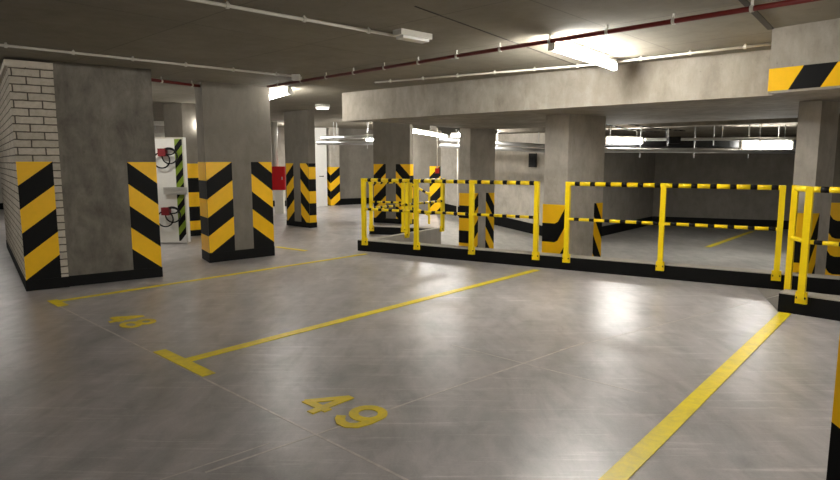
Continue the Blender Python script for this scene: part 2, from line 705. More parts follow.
# trapezoid footprint: front along fa1, long side along la1
sidew = ub
prism(m, [(K1.x, K1.y), ((K1 + fd1 * sidew).x, (K1 + fd1 * sidew).y), ((K1 + fd1 * sidew + ld1 * lw1).x, (K1 + fd1 * sidew + ld1 * lw1).y), ((K1 + ld1 * lw1).x, (K1 + ld1 * lw1).y)], 0, CEIL - .10)
m.build('brickwork', M['brick'], root1, .006)
e = .03
m = MB()
a0 = K1 - fd1 * e - nb1 * e
prism(m, [((a0).x, (a0).y), ((a0 + fd1 * (sidew + e)).x, (a0 + fd1 * (sidew + e)).y), ((a0 + fd1 * (sidew + e) + ld1 * (lw1 + e)).x, (a0 + fd1 * (sidew + e) + ld1 * (lw1 + e)).y), ((a0 + ld1 * (lw1 + e)).x, (a0 + ld1 * (lw1 + e)).y)], CEIL - .10, CEIL - .03)
m.build('capping', M['cap'], root1, .008)
e = .006
m = MB()
a0 = K1 - fd1 * e - nb1 * e
prism(m, [((a0).x, (a0).y), ((a0 + fd1 * (sidew + e)).x, (a0 + fd1 * (sidew + e)).y), ((a0 + fd1 * (sidew + e) + ld1 * (lw1 + e)).x, (a0 + fd1 * (sidew + e) + ld1 * (lw1 + e)).y), ((a0 + ld1 * (lw1 + e)).x, (a0 + ld1 * (lw1 + e)).y)], .002, .13)
m.build('plinth_band', M['black'], root1)
hazard(root1, K1, fd1, -nb1, dn(0, fu(57, 220)), .12, 1.505, BD)
nrm = Vector((fd1.y, -fd1.x, 0))
K1c = K1 + fd1 * ub + nb1 * .03
rootc = thing('concrete_column', 'wide mottled concrete pier joined to the right of the white brick pillar', 'column', K1c, 'concrete columns')
wc = fw1 - ub
box_obj('shaft', K1c, fd1 * wc, ld1 * .5, Z * (CEIL), M['rough'], rootc, .012)
box_obj('plinth_band', K1c - nb1 * .006, fd1 * (wc + .006), ld1 * .5, Z * .13, M['black'], rootc)
hazard(rootc, K1c, fd1, nrm, dn(fu(131, 220) - ub, wc, -1), .12, 1.5, BD)

# --- column two
K2 = fl(210, 263)
E2 = fl(274.5, 255.5)
fa2 = heading(K2, E2)
fw2 = (E2 - K2).length
la2 = heading(K2, fl(204.2, 259.5))
f2 = lambda x, y: face_uz(K2, fa2, x, y)[0]
column('grey concrete column with two striped panels right of the brick pillar and pier', K2, fa2, la2, fw2, .5, 0, CEIL, M['col'], [
    ('f', dn(0.0, f2(233.5, 210)), 1.5, .1, BD, 0), ('f', dn(f2(252.5, 210), fw2, -1), 1.5, .22, BD, .35), ('f', [(f2(252.5, 210), 1), (fw2, 1)], .22, .1, 5, 0), ('l', [(0, 0), (.5, 0)], 1.5, .1, BD, 0)], .15)

# --- column three
K3 = fl(310, 228)
la3 = R(137)
l3 = lambda x, y: face_uz(K3, la3, x, y)[0]
column('grey striped concrete column standing right of the red hydrant box', K3, R(45), la3, .19, l3(287, 225), 0, CEIL, M['col'], [
    ('l', [(l3(294.3, 200), .95), (l3(287, 200), 0)][::-1][::-1], 1.47, .1, BD, 0),
    ('l', [(0, 0), (l3(301, 200), 1.0)], 1.47, .1, BD, -.3 + 1 - 1), ('f', [(0, 0), (.19, 0)], 1.47, .1, BD, -.3)], .12)

# --- column behind the left railing end
K4 = fl(410, 224.5)
la4 = R(150)
l4 = lambda x, y: face_uz(K4, la4, x, y)[0]
column('dark grey concrete column behind the left end of the railings, with twin striped panels', K4, R(48), la4, .12, l4(374, 224), 0, LCEIL + .3, M['col'], [
    ('l', [(l4(386, 200), 1.2), (l4(374, 200), 0)], 1.45, .1, BD, 0),
    ('l', [(0, 0.0), (l4(396, 200), 1.4)], 1.45, .1, BD, 0), ('f', [(0, 0), (.12, 0)], 1.45, .1, BD, 0)], .12)

# --- slim pillar in front of the back wall
K5 = fl(429.5, 214.5)
column('dark slim column with a yellow-black right face behind the railing corner', K5, R(15), R(140), .33, .75, 0, LCEIL + .1, M['col'], [
    ('f', dn(0, .33, 1.1), 1.38, .05, .3, 0)], .05)

# --- column on the lower level with pale front
K6 = fl(469.3, 246 + 5, -.45)
z6 = LOW
K6 = dep(469.3, 230, 12.8)
la6 = R(140)
fa6 = R(25)
f6 = lambda x, y: face_uz(K6, fa6, x, y)[0]
l6 = lambda x, y: face_uz(K6, la6, x, y)[0]
column('pale concrete column behind the middle of the left railing section', K6, fa6, la6, f6(494, 220), l6(459, 220), z6, LCEIL, M['light'], [
    ('l', [(0, 0), (l6(459, 220), 0)], 1.44, .1, .27, 0), ('f', dn(f6(471, 220), f6(478, 220), 1.0), 1.44, .1, .28, 0),
    ('f', dn(f6(485.5, 220), f6(494, 220), -1.4), 1.44, .1, .28, .0)], .12)

# --- large column in the gap between the railing sections
K7 = dep(565.5, 235, 9.0)
la7 = R(142)
fa7 = R(36)
f7 = lambda x, y: face_uz(K7, fa7, x, y)[0]
l7 = lambda x, y: face_uz(K7, la7, x, y)[0]
bent = [(0, .95), (l7(558, 220), .1), (l7(555, 220), 0), (l7(542.5, 220), 0)]
column('large pale concrete column in the gap between the two railing sections', K7, fa7, la7, f7(602, 220), l7(543, 220), LOW, LCEIL, M['light'], [
    ('l', bent, 1.46, .1, .29, 0), ('f', dn(f7(593.5, 220), f7(602, 220), -1.3), 1.46, .1, .29, 0.0)], .12)

# --- right-hand column behind the short railing
K8 = dep(810.5, 240, 7.05)
la8 = R(146)
fa8 = R(28)
f8 = lambda x, y: face_uz(K8, fa8, x, y)[0]
l8 = lambda x, y: face_uz(K8, la8, x, y)[0]
column('pale concrete column under the hanging beam, behind the short right railing', K8, fa8, la8, f8(831.5, 200), l8(790, 220), LOW, BEAMZ + .02, M['light'], [
    ('l', [(0, 0), (l8(790, 220), 0)], 1.5, .1, .30, 0), ('f', dn(0, f8(818, 230), 1.0), 1.5, .1, .30, 0)], .12)

# --- striped pillar beyond it at the frame edge
K9 = dep(827.5, 240, 8.95)
column('dark concrete pillar with wide yellow-black bands at the right frame edge', K9, R(-20), R(70), 1.3, .5, LOW, LCEIL, M['col'], [
    ('f', [(0, .35), (.05, .08), (.1, 0), (1.3, 0)], 1.5, .1, .27, 0)], .1)

# --- nearest column, cut by the right frame edge
K10 = dep(831.8, 420, 1.65)
column('nearest striped column cut off by the right frame edge', K10, R(48), R(-43), .6, .8, 0, CEIL, M['col'], [], .1)
root = C.objects[-1] if False else None
for ob in [x for x in C.objects if x.get('label', '').startswith('nearest striped')]:
    d = dirv(R(-43))
    nr = Vector((-math.sin(R(-43)), math.cos(R(-43)), 0)) * -1
    hazard(ob, K10, d, nr, [(0, 0), (.42, -1.0)], .1, 1.5, BD, .3)

# --- pillar seen in the gap between brick pillar and column two
K11 = fl(188, 236.5)
column('grey column banded level in yellow and black behind the white cabinet', K11, R(42), R(150), .36, .55, 0, CEIL, M['col'], [
    ('f', [(0, 0), (.36, 0)], 1.47, .1, .29, 0)], .12)
# --- chevron pillar by the white door
K12 = fl(331, 206)
column('far column with a yellow-black chevron beside the white door', K12, R(30), R(140), .34, .32, 0, CEIL, M['light'], [
    ('l', [(0, 0), (.32, 1.0)], 1.33, .02, .28, 0), ('f', [(0, 0), (.34, 1.0)], 1.33, .02, .28, 0)], 0)

# stripes on the hanging beam (sideways bands)
mb = MB()
zt = face_uz(Hb, h_ang, 769.5, 69)[1]
u1, u2, u3, u4 = [face_uz(Hb, h_ang, x, y)[0] for x, y in ((788, 92), (804, 67), (820, 92), (838, 66))]
off = Vector((hd.y, -hd.x, 0)) * .003
P = lambda u, z: Vector((Hb.x, Hb.y, 0)) + hd * u + Z * z + off
zb = hz + .02
mb.poly([P(0, zb), P(u1, zb), P(u2, zt), P(0, zt)], 0)
mb.poly([P(u1, zb), P(u3, zb), P(u4, zt), P(u2, zt)], 1)
st = u3 - u1
for k in range(1, 5):
    mb.poly([P(u1 + st * k, zb), P(u1 + st * (k + 1), zb), P(u2 + (u4 - u2) * (k + 1), zt), P(u2 + (u4 - u2) * k, zt)], (k + 1) % 2)
hb = [x for x in C.objects if x.name == 'hanging_beam'][0]
mb.build('hazard_band', [M['yellow'], M['black']], hb)
# yellow end face
mb = MB()
ne = -hd * .003
mb.poly([Vector((Hb.x, Hb.y, zb)) + ne + hn * .85, Vector((Hb.x, Hb.y, zb)) + ne, Vector((Hb.x, Hb.y, zt)) + ne, Vector((Hb.x, Hb.y, zt)) + ne + hn * .85])
mb.build('hazard_end', M['yellow'], hb)

# ------------------------------------------------------------------ curbs
def curb(label, p, ang, length, h, w, z0, side=1, front='black'):
    d = dirv(ang)
    n = Vector((-d.y, d.x, 0)) * side
    root = thing('curb', label, 'curb', Vector((p.x, p.y, 0)), 'painted concrete curbs')
    o = box_obj('curb_body', Vector((p.x, p.y, z0)), d * length, n * w, Z * (h - z0), M['kerb_top'], root, .008)
    if front:
        mb = MB()
        off = -n * .004
        zz = max(z0, 0.0)
        a, b = Vector((p.x, p.y, zz)) + off - d * .004, Vector((p.x, p.y, zz)) + d * length + off
        mb.box(a, b - a, n * .003, Z * (h - zz - .012))
        if front == 'both':
            mb.box(Vector((p.x, p.y, zz)) - d * .004, n * w, d * .003, Z * (h - zz - .012))
        mb.build('black_paint', M['black'], root)
    return root
CH = .19
curb('long low curb painted black along the yellow railings', A, curb_ang, curb_len + 1.2, CH, .2, LOW, 1, 'both')
curb('short black curb jutting forward at the right frame edge', Q0, R(-45), 6.0, .20, .22, LOW, 1, 'both')
rd = dirv(ret_ang)
rn = Vector((-rd.y, rd.x, 0))
rp0 = Vector((A.x, A.y, 0)) + dirv(curb_ang) * .12 + Vector((-math.sin(curb_ang), math.cos(curb_ang), 0)) * .2
curb('pale return curb running back from the left railing corner', rp0, heading(rp0, E1), (E1 - rp0).length, CH - .02, .12, LOW, 1, None)
curb('black low curb in front of the dark column, at the railing corner', far0, heading(far0, far1), (far1 - far0).length, .17, .15, 0, 1, 'black')


# ------------------------------------------------------------------ railings
def striped(mb, p, q, r, per=.2, blk=.066, ph=0.0):
    p, q = Vector(p), Vector(q)
    L = (q - p).length
    d = (q - p) / L
    s = -ph
    while s < L:
        a, b = max(s, 0), min(s + per - blk, L)
        if b > a:
            mb.tube(p + d * a, p + d * b, r, 10, 0)
        a, b = max(s + per - blk, 0), min(s + per, L)
        if b > a:
            mb.tube(p + d * a, p + d * b, r * 1.02, 10, 1)
        s += per


def post(parent, p, z0, z1, facing, w=.062, bracket=True):
    """p = ground position of the post axis; facing = unit vector out of the curb face"""
    p = Vector((p.x, p.y, 0))
    t = Vector((-facing.y, facing.x, 0))
    mb = MB()
    mb.box(p - t * w / 2 - facing * w / 2 + Z * z0, t * w, facing * w, Z * (z1 - z0))
    o = mb.build('post', M['rail'], parent, .008)
    if bracket:
        mb = MB()
        mb.box(p - t * .05 + facing * (-.035) + Z * (z0 - .05), t * .10, facing * .045, Z * .12)
        b = mb.build('bracket', M['rail'], o, .004)
        for sx in (-.033, .033):
            mb = MB()
            mb.tube(p + t * sx + facing * .008 + Z * (z0 + .01), p + t * sx + facing * .024 + Z * (z0 + .01), .011, 8)
            mb.build('bolt', M['dark'], o)
    return o


def railing(label, pts, bases, z_top, z_mid, facing, extra_end=None, posts=None):
    root = thing('railing', label, 'railing', Vector((pts[0].x, pts[0].y, 0)), 'yellow and black railings')
    for p, zb in zip(pts, bases):
        if zb is not None:
            post(root, p, zb, z_top + .028, facing)
    for nm, z, r in (('top_rail', z_top, .030), ('middle_rail', z_mid, .022)):
        for a, b in zip(pts, pts[1:]):
            mb = MB()
            L = (b - a).length
            n = max(1, round(L / .2))
            striped(mb, Vector((a.x, a.y, z)), Vector((b.x, b.y, z)), r, L / n, L / n * .33, L / n * .2)
            mb.build(nm, [M['rail'], M['band']], root, 0, True)
    return root


cd = dirv(curb_ang)
cf = Vector((cd.y, -cd.x, 0))
def on_curb(x, y):
    s = face_uz(A, curb_ang, x, y)[0]
    return A + cd * s + cf * .036
ZT, ZM = 1.205, .72
railing('left yellow-black railing section on the long black curb', [on_curb(x, y) for x, y in ((365.5, 241), (417.5, 245), (472.3, 250), (536.3, 256))], [.16] * 4, ZT, ZM, cf)
railing('long right yellow-black railing section on the long black curb', [on_curb(x, y) for x, y in ((566.8, 258), (660.3, 266), (776, 277.5))], [.16] * 3, ZT, ZM, cf)
# return railing on the pale curb
rr = heading(rp0, E1)
rdd = dirv(rr)
rf = Vector((rdd.y, -rdd.x, 0))
q = lambda x, y: rp0 + rdd * face_uz(rp0, rr, x, y)[0] + rf * .036
railing('railing running back from the left railing corner along the pale curb', [q(368.5, 237), q(406, 232), q(441, 227.5)], [None, .15, .15], 1.15, .72, rf)
# far railing along the curb before the dark column
fdv = dirv(heading(far0, far1))
ff = Vector((fdv.y, -fdv.x, 0))
q2 = lambda x: far0 + fdv * face_uz(far0, heading(far0, far1), x, 226)[0] + ff * .036
railing('short railing in front of the dark column, behind the railing corner', [q2(372), q2(404)], [.12, .12], 1.10, .68, ff)
# sloping handrail beyond
g0, g1 = dep(411, 184, 14.2), dep(430, 201, 15.2)
root = thing('handrail', 'sloping striped handrail seen through the railing corner', 'railing', fl(429, 226))
pg = fl(429, 226)
mb = MB(); striped(mb, g0, Vector((pg.x, pg.y, .75)), .028, .2, .08); mb.build('top_rail', [M['rail'], M['band']], root, 0, True)
mb = MB(); striped(mb, g0 - Z * .5, Vector((pg.x, pg.y, .25)), .022, .2, .08); mb.build('middle_rail', [M['rail'], M['band']], root, 0, True)
post(root, pg, .05, .80, Vector((0, -1, 0)), .05, False)
post(root, Vector((g0.x, g0.y, 0)), .05, g0.z + .03, Vector((0, -1, 0)), .05, False)

# short railing at the right on the jutting curb
qd = dirv(R(-45))
qf = Vector((qd.y, -qd.x, 0))
s = face_uz(Q0, R(-45), 802.5, 292)[0]
pa = Q0 + qd * s + qf * .036
pb = fl(787.5, 289, .2); pb.z = 0
root = thing('railing', 'short yellow-black railing on the jutting curb at the right frame edge', 'railing', Vector((pa.x, pa.y, 0)), 'yellow and black railings')
post(root, pa, .17, 1.268, qf, .06)
post(root, pb, .17, 1.268, qf, .055, False)
pc = pa + qd * 1.6
post(root, pc, .17, 1.268, qf, .06)
for nm, z, r, ph in (('top_rail', 1.24, .03, .07), ('middle_rail', .735, .022, .09)):
    mb = MB(); striped(mb, Vector((pa.x, pa.y, z)) + qd * .03, Vector((pc.x, pc.y, z)), r, .2, .07, ph); mb.build(nm, [M['rail'], M['band']], root, 0, True)
    mb = MB(); striped(mb, Vector((pa.x, pa.y, z)), Vector((pb.x, pb.y, z)), r, 3, .07, 0); mb.build(nm, [M['rail'], M['band']], root, 0, True)

# ------------------------------------------------------------------ walls
def wall(name, p, q, z0, z1, mat, t=.25, base=None, bh=.22):
    d = Vector((q.x - p.x, q.y - p.y, 0))
    n = Vector((d.y, -d.x, 0)).normalized()
    if n.dot(Vector((p.x + d.x / 2, p.y + d.y / 2, 0)) - Vector((1, 6, 0))) < 0:
        n = -n
    o = struct(box_obj(name, Vector((p.x, p.y, z0)), d, n * t, Z * (z1 - z0), mat))
    return o, n


def skirt(name, p, q, zp, zq, h, n):
    """black painted foot of a wall, may follow a slope"""
    mb = MB()
    off = -n * .012
    a, b = Vector((p.x, p.y, zp)) + off, Vector((q.x, q.y, zq)) + off
    c = n * .011
    P = [a, b, b + Z * h, a + Z * h]
    mb.poly(P); mb.poly([k + c for k in P][::-1])
    for i in range(4):
        j = (i + 1) % 4
        mb.poly([P[j], P[i], P[i] + c, P[j] + c])
    return struct(mb.build(name, M['black']))


V = Vector
wl0, wl1 = fl(-60, 210), fl(318, 206)
o, n = wall('wall_back_left', wl0, wl1, 0, CEIL, M['light'])
skirt('baseboard_back_left', wl0, wl1, 0, 0, .2, n)
wb0, wb1 = wl1, fl(374, 203.5)
wb1 = wb0 + (wb1 - wb0).normalized() * 5
o, n = wall('wall_back', wb0, wb1, 0, CEIL, M['wall'])
skirt('baseboard_back', wb0, wb1, 0, 0, .22, n)
o, n = wall('wall_ramp', W2a, W2b, LOW, LCEIL, M['light'])
skirt('baseboard_ramp', W2a, W2b, 0, LOW, .3, n)
o, n = wall('wall_ramp_end', W2a, W2a + dirv(R(50)) * 5, LOW, CEIL, M['wall'])
o, n = wall('wall_corner', W2b, W3a, LOW, LCEIL, M['wall'])
skirt('baseboard_corner', W2b, W3a, LOW, LOW, .28, n)
o, n = wall('wall_lower_side', W3a, W3b, LOW, LCEIL, M['wall'])
skirt('baseboard_lower_side', W3a, W3b, LOW, LOW, .28, n)
W4c = W3b + (W4b - W3b).normalized() * 14
o, n = wall('wall_lower_back', W3b, W4c, LOW, LCEIL, M['wall'])
skirt('baseboard_lower_back', W3b, W4c, LOW, LOW, .28, n)
wall('wall_right', V((12.5, -8, 0)), V((12.5, 24, 0)), LOW, CEIL, M['wall'])
wall('wall_left', V((-17.5, -8, 0)), V((-17.5, 24, 0)), 0, CEIL, M['light'])
wall('wall_near', V((-18, -7.5, 0)), V((14, -7.5, 0)), 0, CEIL, M['wall'])

# ------------------------------------------------------------------ pipes and conduits
def pipe(name, label, cat, pts, r, mat, clips=0, clip_mat=None, group=None, clip_r=None):
    root = thing(name, label, cat, pts[0], group)
    mb = MB(); mb.path(pts, r); mb.build('tube', mat, root, 0, True)
    if clips:
        p, q = pts[0], pts[-1]
        d = (q - p).normalized()
        for k in range(clips):
            c = p + (q - p) * ((k + .5) / clips)
            mb = MB()
            mb.tube(c - d * .012, c + d * .012, clip_r or r * 1.25, 10)
            mb.bar(c, V((c.x, c.y, CEIL if c.z > LCEIL else LCEIL)), .014, .014)
            mb.build('clip', clip_mat or M['pipe_white'], root)
    return root


ZP = CEIL - .06
RP0, RP1 = fl(268, 86.5, ZP), fl(840, -5.5, ZP)
ext = (RP1 - RP0).normalized()
pipe('sprinkler_pipe', 'long thin dark red pipe running diagonally across the ceiling', 'pipe', [RP0, RP1 + ext * 2], .020, M['pipe_red'], 16, M['pipe_white'], 'red ceiling pipes')
pipe('sprinkler_pipe', 'dark red pipe glimpsed between the rough pier and the grey column with two striped panels', 'pipe', [fl(145, 79, ZP), fl(206, 86.8, ZP)], .022, M['pipe_red'], 2, None, 'red ceiling pipes')
ZC = CEIL - .03
def conduit(label, p, q, clips):
    return pipe('conduit', label, 'conduit', [p, q], .013, M['pipe_white'], clips, M['pipe_white'], 'white ceiling conduits', .022)
e0, e1 = fl(0, 45, ZC), fl(296, 76.5, ZC)
conduit('white conduit along the ceiling above the brick pillar, ending at a small box', e0 - (e1 - e0).normalized() * 2, e1, 9)
mb = MB(); mb.box(e1 - V((.05, .05, .05)), V((.1, 0, 0)), V((0, .1, 0)), V((0, 0, .075)))
tag(mb.build('junction_box', M['pipe_white'], None, .006), 'small white junction box on the ceiling left of the red pipe', 'junction box')
e0, e1 = fl(195, 0, ZC), fl(397, 36, ZC)
conduit('white conduit crossing the top of the photo to a small unlit lamp', e0 - (e1 - e0).normalized() * 2, e1, 6)
e2, e3 = fl(375, 82.5, ZC), fl(600, 64, ZC)
conduit('white conduit along the long beam left of the lit tube lamp', e2, e3, 6)
e4, e5 = fl(618, 61.5, ZC), fl(775, 43.5, ZC)
conduit('white conduit along the long beam right of the lit tube lamp', e4, e5, 3)


# ------------------------------------------------------------------ lamps
def tube_lamp(label, p, q, lit='tube', w=.10, h=.055, group='tube lamps', drop=None):
    """p, q: ends of the luminaire on its centre line"""
    root = thing('tube_lamp', label, 'lamp', p, group)
    d = (q - p); L = d.length; d.normalize()
    t = d.cross(Z).normalized()
    box_obj('housing', p - t * w * .3 + Z * h * .55, t * w * .6, d * L, Z * h * .6, M['shell'], root, .006)
    mb = MB()
    n = 16
    pts = [(math.cos(2 * math.pi * k / n) * w * .5, -math.sin(2 * math.pi * k / n) * h * .75) for k in range(n)]
    P0, P1 = p + d * .03, q - d * .03
    for (xa, za), (xb, zb_) in zip(pts, pts[1:] + pts[:1]):
        mb.poly([P0 + t * xa + Z * za, P0 + t * xb + Z * zb_, P1 + t * xb + Z * zb_, P1 + t * xa + Z * za])
    mb.poly([P0 + t * x + Z * z for x, z in pts][::-1])
    mb.poly([P1 + t * x + Z * z for x, z in pts])
    mb.build('diffuser', M[lit], root)
    for e_, s in ((p, 1), (q, -1)):
        box_obj('end_cap', e_ - t * w * .52 - Z * h * .8, t * w * 1.04, d * .03 * s, Z * h * 1.4, M['shell'], root)
    if drop:
        for e_ in (p + d * L * .15, p + d * L * .85):
            mb = MB(); mb.tube(V((e_.x, e_.y, e_.z + h * .9)), V((e_.x, e_.y, drop)), .008, 6); mb.build('hanger', M['steel'], root)
    return root


ZL = CEIL - .10
tube_lamp('bright tube lamp on the ceiling beside the long beam, under the red pipe', fl(551, 45.5, ZL), fl(615, 66.5, ZL), lit='tube_main', w=.06, drop=CEIL)
tube_lamp('lit tube lamp half hidden by the grey column with two striped panels', fl(290, 91, 2.6), fl(264.5, 98.5, 2.6), lit='tube_soft', w=.08, drop=CEIL)
ZB = 2.12
tube_lamp('lit tube lamp under the lower ceiling above the railing corner', dep(410, 130.3, 14.7), dep(446, 136.5, 16.2), drop=LCEIL)
ZB = 2.0
p4 = dep(604, 140.5, 13.0); q4 = dep(642, 141.0, 13.2)
tube_lamp('lit tube lamp right of the large column in the railing gap', p4, q4, lit='tube_far', w=.11, h=.08, drop=LCEIL)
p5 = dep(740, 145.5, 13.2); q5 = dep(792, 145.5, 13.0)
tube_lamp('lit tube lamp over the sunken level, left of the column under the hanging beam', p5, q5, lit='tube_far', w=.16, h=.13, drop=LCEIL)
# unseen lamps outside the frame, added to light the near floor
for p, a in ((V((-7.6, 5.0, ZL)), R(137)), (V((1.2, -2.6, ZL)), R(47)), (V((-5.0, -3.0, ZL)), R(47)), (V((5.6, 1.2, ZL)), R(47)), (V((-9.8, 13.4, ZL)), R(47)),
             (V((-9.0, .5, ZL)), R(137)), (V((-1.5, -5.5, ZL)), R(47)), (V((4.5, -4.5, ZL)), R(47)), (V((2.6, 1.6, ZL)), R(47))):
    tube_lamp('unseen tube lamp added on the ceiling outside the frame', p, p + dirv(a) * 1.3, drop=CEIL)
for lab, p, a in (('unseen tube lamp added behind the pale column at the left railing section', dep(482, 133, 14.5), 140),
                  ('unseen tube lamp added behind the dark grey column by the railing corner', dep(392, 131, 17.5), 150)):
    p.z = 2.15
    tube_lamp(lab, p, p + dirv(R(a)) * .9, lit='tube_main', drop=LCEIL)  # hidden lamps added to brighten the sunken level and the back wall
p = V((-4.75, 9.4, ZL))  # unseen lamp, added so that light reaches the cabinet front
tube_lamp('unseen tube lamp added behind the wide mottled pier to light the white cabinet', p, p + dirv(R(137)) * .7, drop=CEIL)
pz = V((-3.75, 18.4, ZL))  # hidden lamp added to light the white door and the walls around it
tube_lamp('unseen tube lamp added at the far end, behind the column by the red hydrant box', pz, pz + V((-.3, .8, 0)), lit='tube_main', drop=CEIL)

# small unlit emergency lamp
pe, qe = fl(397, 35, CEIL - .05), fl(428, 40.5, CEIL - .05)
root = thing('emergency_lamp', 'small unlit box lamp at the end of the top white conduit', 'lamp', pe)
d = (qe - pe).normalized(); t = d.cross(Z).normalized()
box_obj('housing', pe - t * .06, t * .12, d * (qe - pe).length, Z * .05, M['shell'], root, .008)
box_obj('lens', pe + d * .03 - t * .05 - Z * .025, t * .1, d * ((qe - pe).length - .06), Z * .027, M['white'], root, .008)
# oval ceiling lamp
pd = fl(322.5, 107.5, CEIL - .06)
root = thing('ceiling_lamp', 'small round dim ceiling lamp left of the beam end', 'lamp', pd)
mb = MB(); mb.tube(pd, pd + Z * .06, .15, 24); mb.build('housing', M['shell'], root, 0, True)
mb = MB(); mb.tube(pd - Z * .03, pd, .13, 24); mb.build('diffuser', M['disc'], root, 0, True)
# small bright wall lamp seen left of column two
ps_, pz_ = face_uz(K11, R(42), 199.8, 125)
pl_ = K11 + dirv(R(42)) * ps_ + V((math.sin(R(42)), -math.cos(R(42)), 0)) * .055 + Z * pz_
root = thing('wall_lamp', 'small bright lamp on the level-banded column, left of the grey column with two panels', 'lamp', pl_)
mb = MB(); mb.tube(pl_ - Z * .08, pl_ + Z * .08, .035, 12); mb.build('diffuser', M['tube'], root)
mb = MB(); mb.tube(pl_ + Z * .08, pl_ + Z * .35, .03, 10); mb.tube(pl_ - Z * .45, pl_ - Z * .08, .03, 10); mb.build('stem', M['steel'], root, 0, True)
c0 = dep(203.5, 160, 11.9)
pipe('conduit', 'white upright conduit left of the grey column with two striped panels', 'conduit', [V((c0.x, c0.y, 0)), V((c0.x, c0.y, 2.0))], .02, M['pipe_white'], 0)

# ------------------------------------------------------------------ services over the sunken level
def long_pipe(label, p, q, r, hang=0, mat='steel'):
    root = thing('service_pipe', label, 'pipe', p, 'service pipes under the lower ceiling')
    mb = MB(); mb.tube(p, q, r, 14); mb.build('tube', M[mat], root, 0, True)
    for k in range(hang):
        c = p + (q - p) * ((k + .5) / hang)
        mb = MB(); mb.tube(c - Z * (r + .10), V((c.x, c.y, LCEIL if c.x > -1 else CEIL)), .012, 6); mb.build('hanger', M['steel'], root)
    return root
long_pipe('steel pipe below the tube lamps in front of the dark lower wall', dep(560, 150, 12.9), dep(830, 151.5, 12.7), .05, 5)
long_pipe('upper steel pipe level with the tube lamps over the sunken level', dep(645, 139.5, 12.8), dep(830, 138.5, 12.6), .03, 4)
long_pipe('upper pipe bracketed above the ramp wall', dep(440, 139.5, 15.9), dep(560, 147, 14.6), .05, 3)
long_pipe('lower pipe bracketed above the ramp wall', dep(440, 145.5, 15.9), dep(560, 151.5, 14.6), .05, 0)
long_pipe('upper galvanised pipe near the far left back wall', dep(322, 138, 18.5), dep(385, 136, 17), .06, 2)
long_pipe('lower galvanised pipe near the far left back wall', dep(318, 143, 18.3), dep(385, 143, 17), .06, 2)
long_pipe('white duct under the ceiling behind the white cabinet', dep(120, 137, 16.5), dep(168, 136.5, 16.5), .10, 1, 'pipe_white')
long_pipe('grey duct above the white duct behind the white cabinet', dep(120, 122, 17.5), dep(190, 122, 17.5), .11, 1, 'pipe_white')
# cable tray below the lamps, made deep to keep their light off the wall
root = thing('cable_tray', 'dark cable tray running below the lamps over the sunken level', 'cable tray', dep(600, 147, 14))
t0, t1 = dep(585, 146, 13.45), dep(870, 149.5, 13.35)
mb = MB(); mb.box(t0, t1 - t0, V((0, .6, 0)), Z * .02); mb.box(t0, t1 - t0, V((0, .01, 0)), Z * .2); mb.box(t0 + V((0, .59, 0)), t1 - t0, V((0, .01, 0)), Z * .2)
mb.build('tray', M['dark'], root)
for k in range(5):
    c = t0 + (t1 - t0) * ((k + .5) / 5) + V((0, .25, 0))
    mb = MB(); mb.tube(c, V((c.x, c.y, LCEIL)), .012, 6); mb.build('hanger', M['steel'], root)
# sagging cables
def cable(label, p, q, sag, r=.012):
    pts = []
    for k in range(13):
        t = k / 12
        v = p + (q - p) * t
        v.z -= sag * 4 * t * (1 - t)
        pts.append(v)
    mb = MB(); mb.path(pts, r, 6)
    tag(mb.build('cable', M['dark'], None, 0, True), label, 'cable', 'sagging cables')
cable('upper dark cable sagging from the large column over the sunken level', dep(603, 119, 11), dep(685, 131, 14), .03)
cable('lower dark cable sagging from the large column over the sunken level', dep(603, 123.5, 11), dep(662, 132, 14), .04)
# black boxes
pbx = dep(675, 140, 12.6)
tag(box_obj('junction_box', pbx - V((.12, 0, .07)), V((.24, 0, 0)), V((0, .12, 0)), Z * .14, M['dark'], None, .01), 'black box between the two lamps over the sunken level', 'junction box')
sp, sz = face_uz(W2a, heading(W2a, W2b), 533.5, 160)
wd = dirv(heading(W2a, W2b)); wn = V((wd.y, -wd.x, 0))
c = W2a + wd * sp + wn * .0
root = thing('wall_box', 'small black box mounted high on the ramp wall left of the large column', 'wall box', V((c.x, c.y, sz)))
box_obj('case', V((c.x, c.y, sz - .2)) - wd * .1, wd * .2, wn * .13, Z * .38, M['dark'], root, .015)
box_obj('front_plate', V((c.x, c.y, sz - .14)) - wd * .07 + wn * .13, wd * .14, wn * .012, Z * .2, M['band'], root, .005)
# thin conduits down the ramp wall / slim column
c = dep(437, 190, 14.6)
root = pipe('conduit', 'thin pale upright conduit with a small red call point in front of the ramp wall', 'conduit', [V((c.x, c.y, LCEIL)), V((c.x, c.y, 1.35))], .014, M['pipe_white'])
mb = MB(); mb.box(V((c.x - .05, c.y - .04, 1.23)), V((.1, 0, 0)), V((0, .06, 0)), Z * .12); mb.build('call_point', M['red'], root, .006)
c = dep(457.3, 190, 16.3)
pipe('conduit', 'thin pale upright conduit left of the pale column', 'conduit', [V((c.x, c.y, LCEIL)), V((c.x, c.y, -.02))], .016, M['pipe_white'])

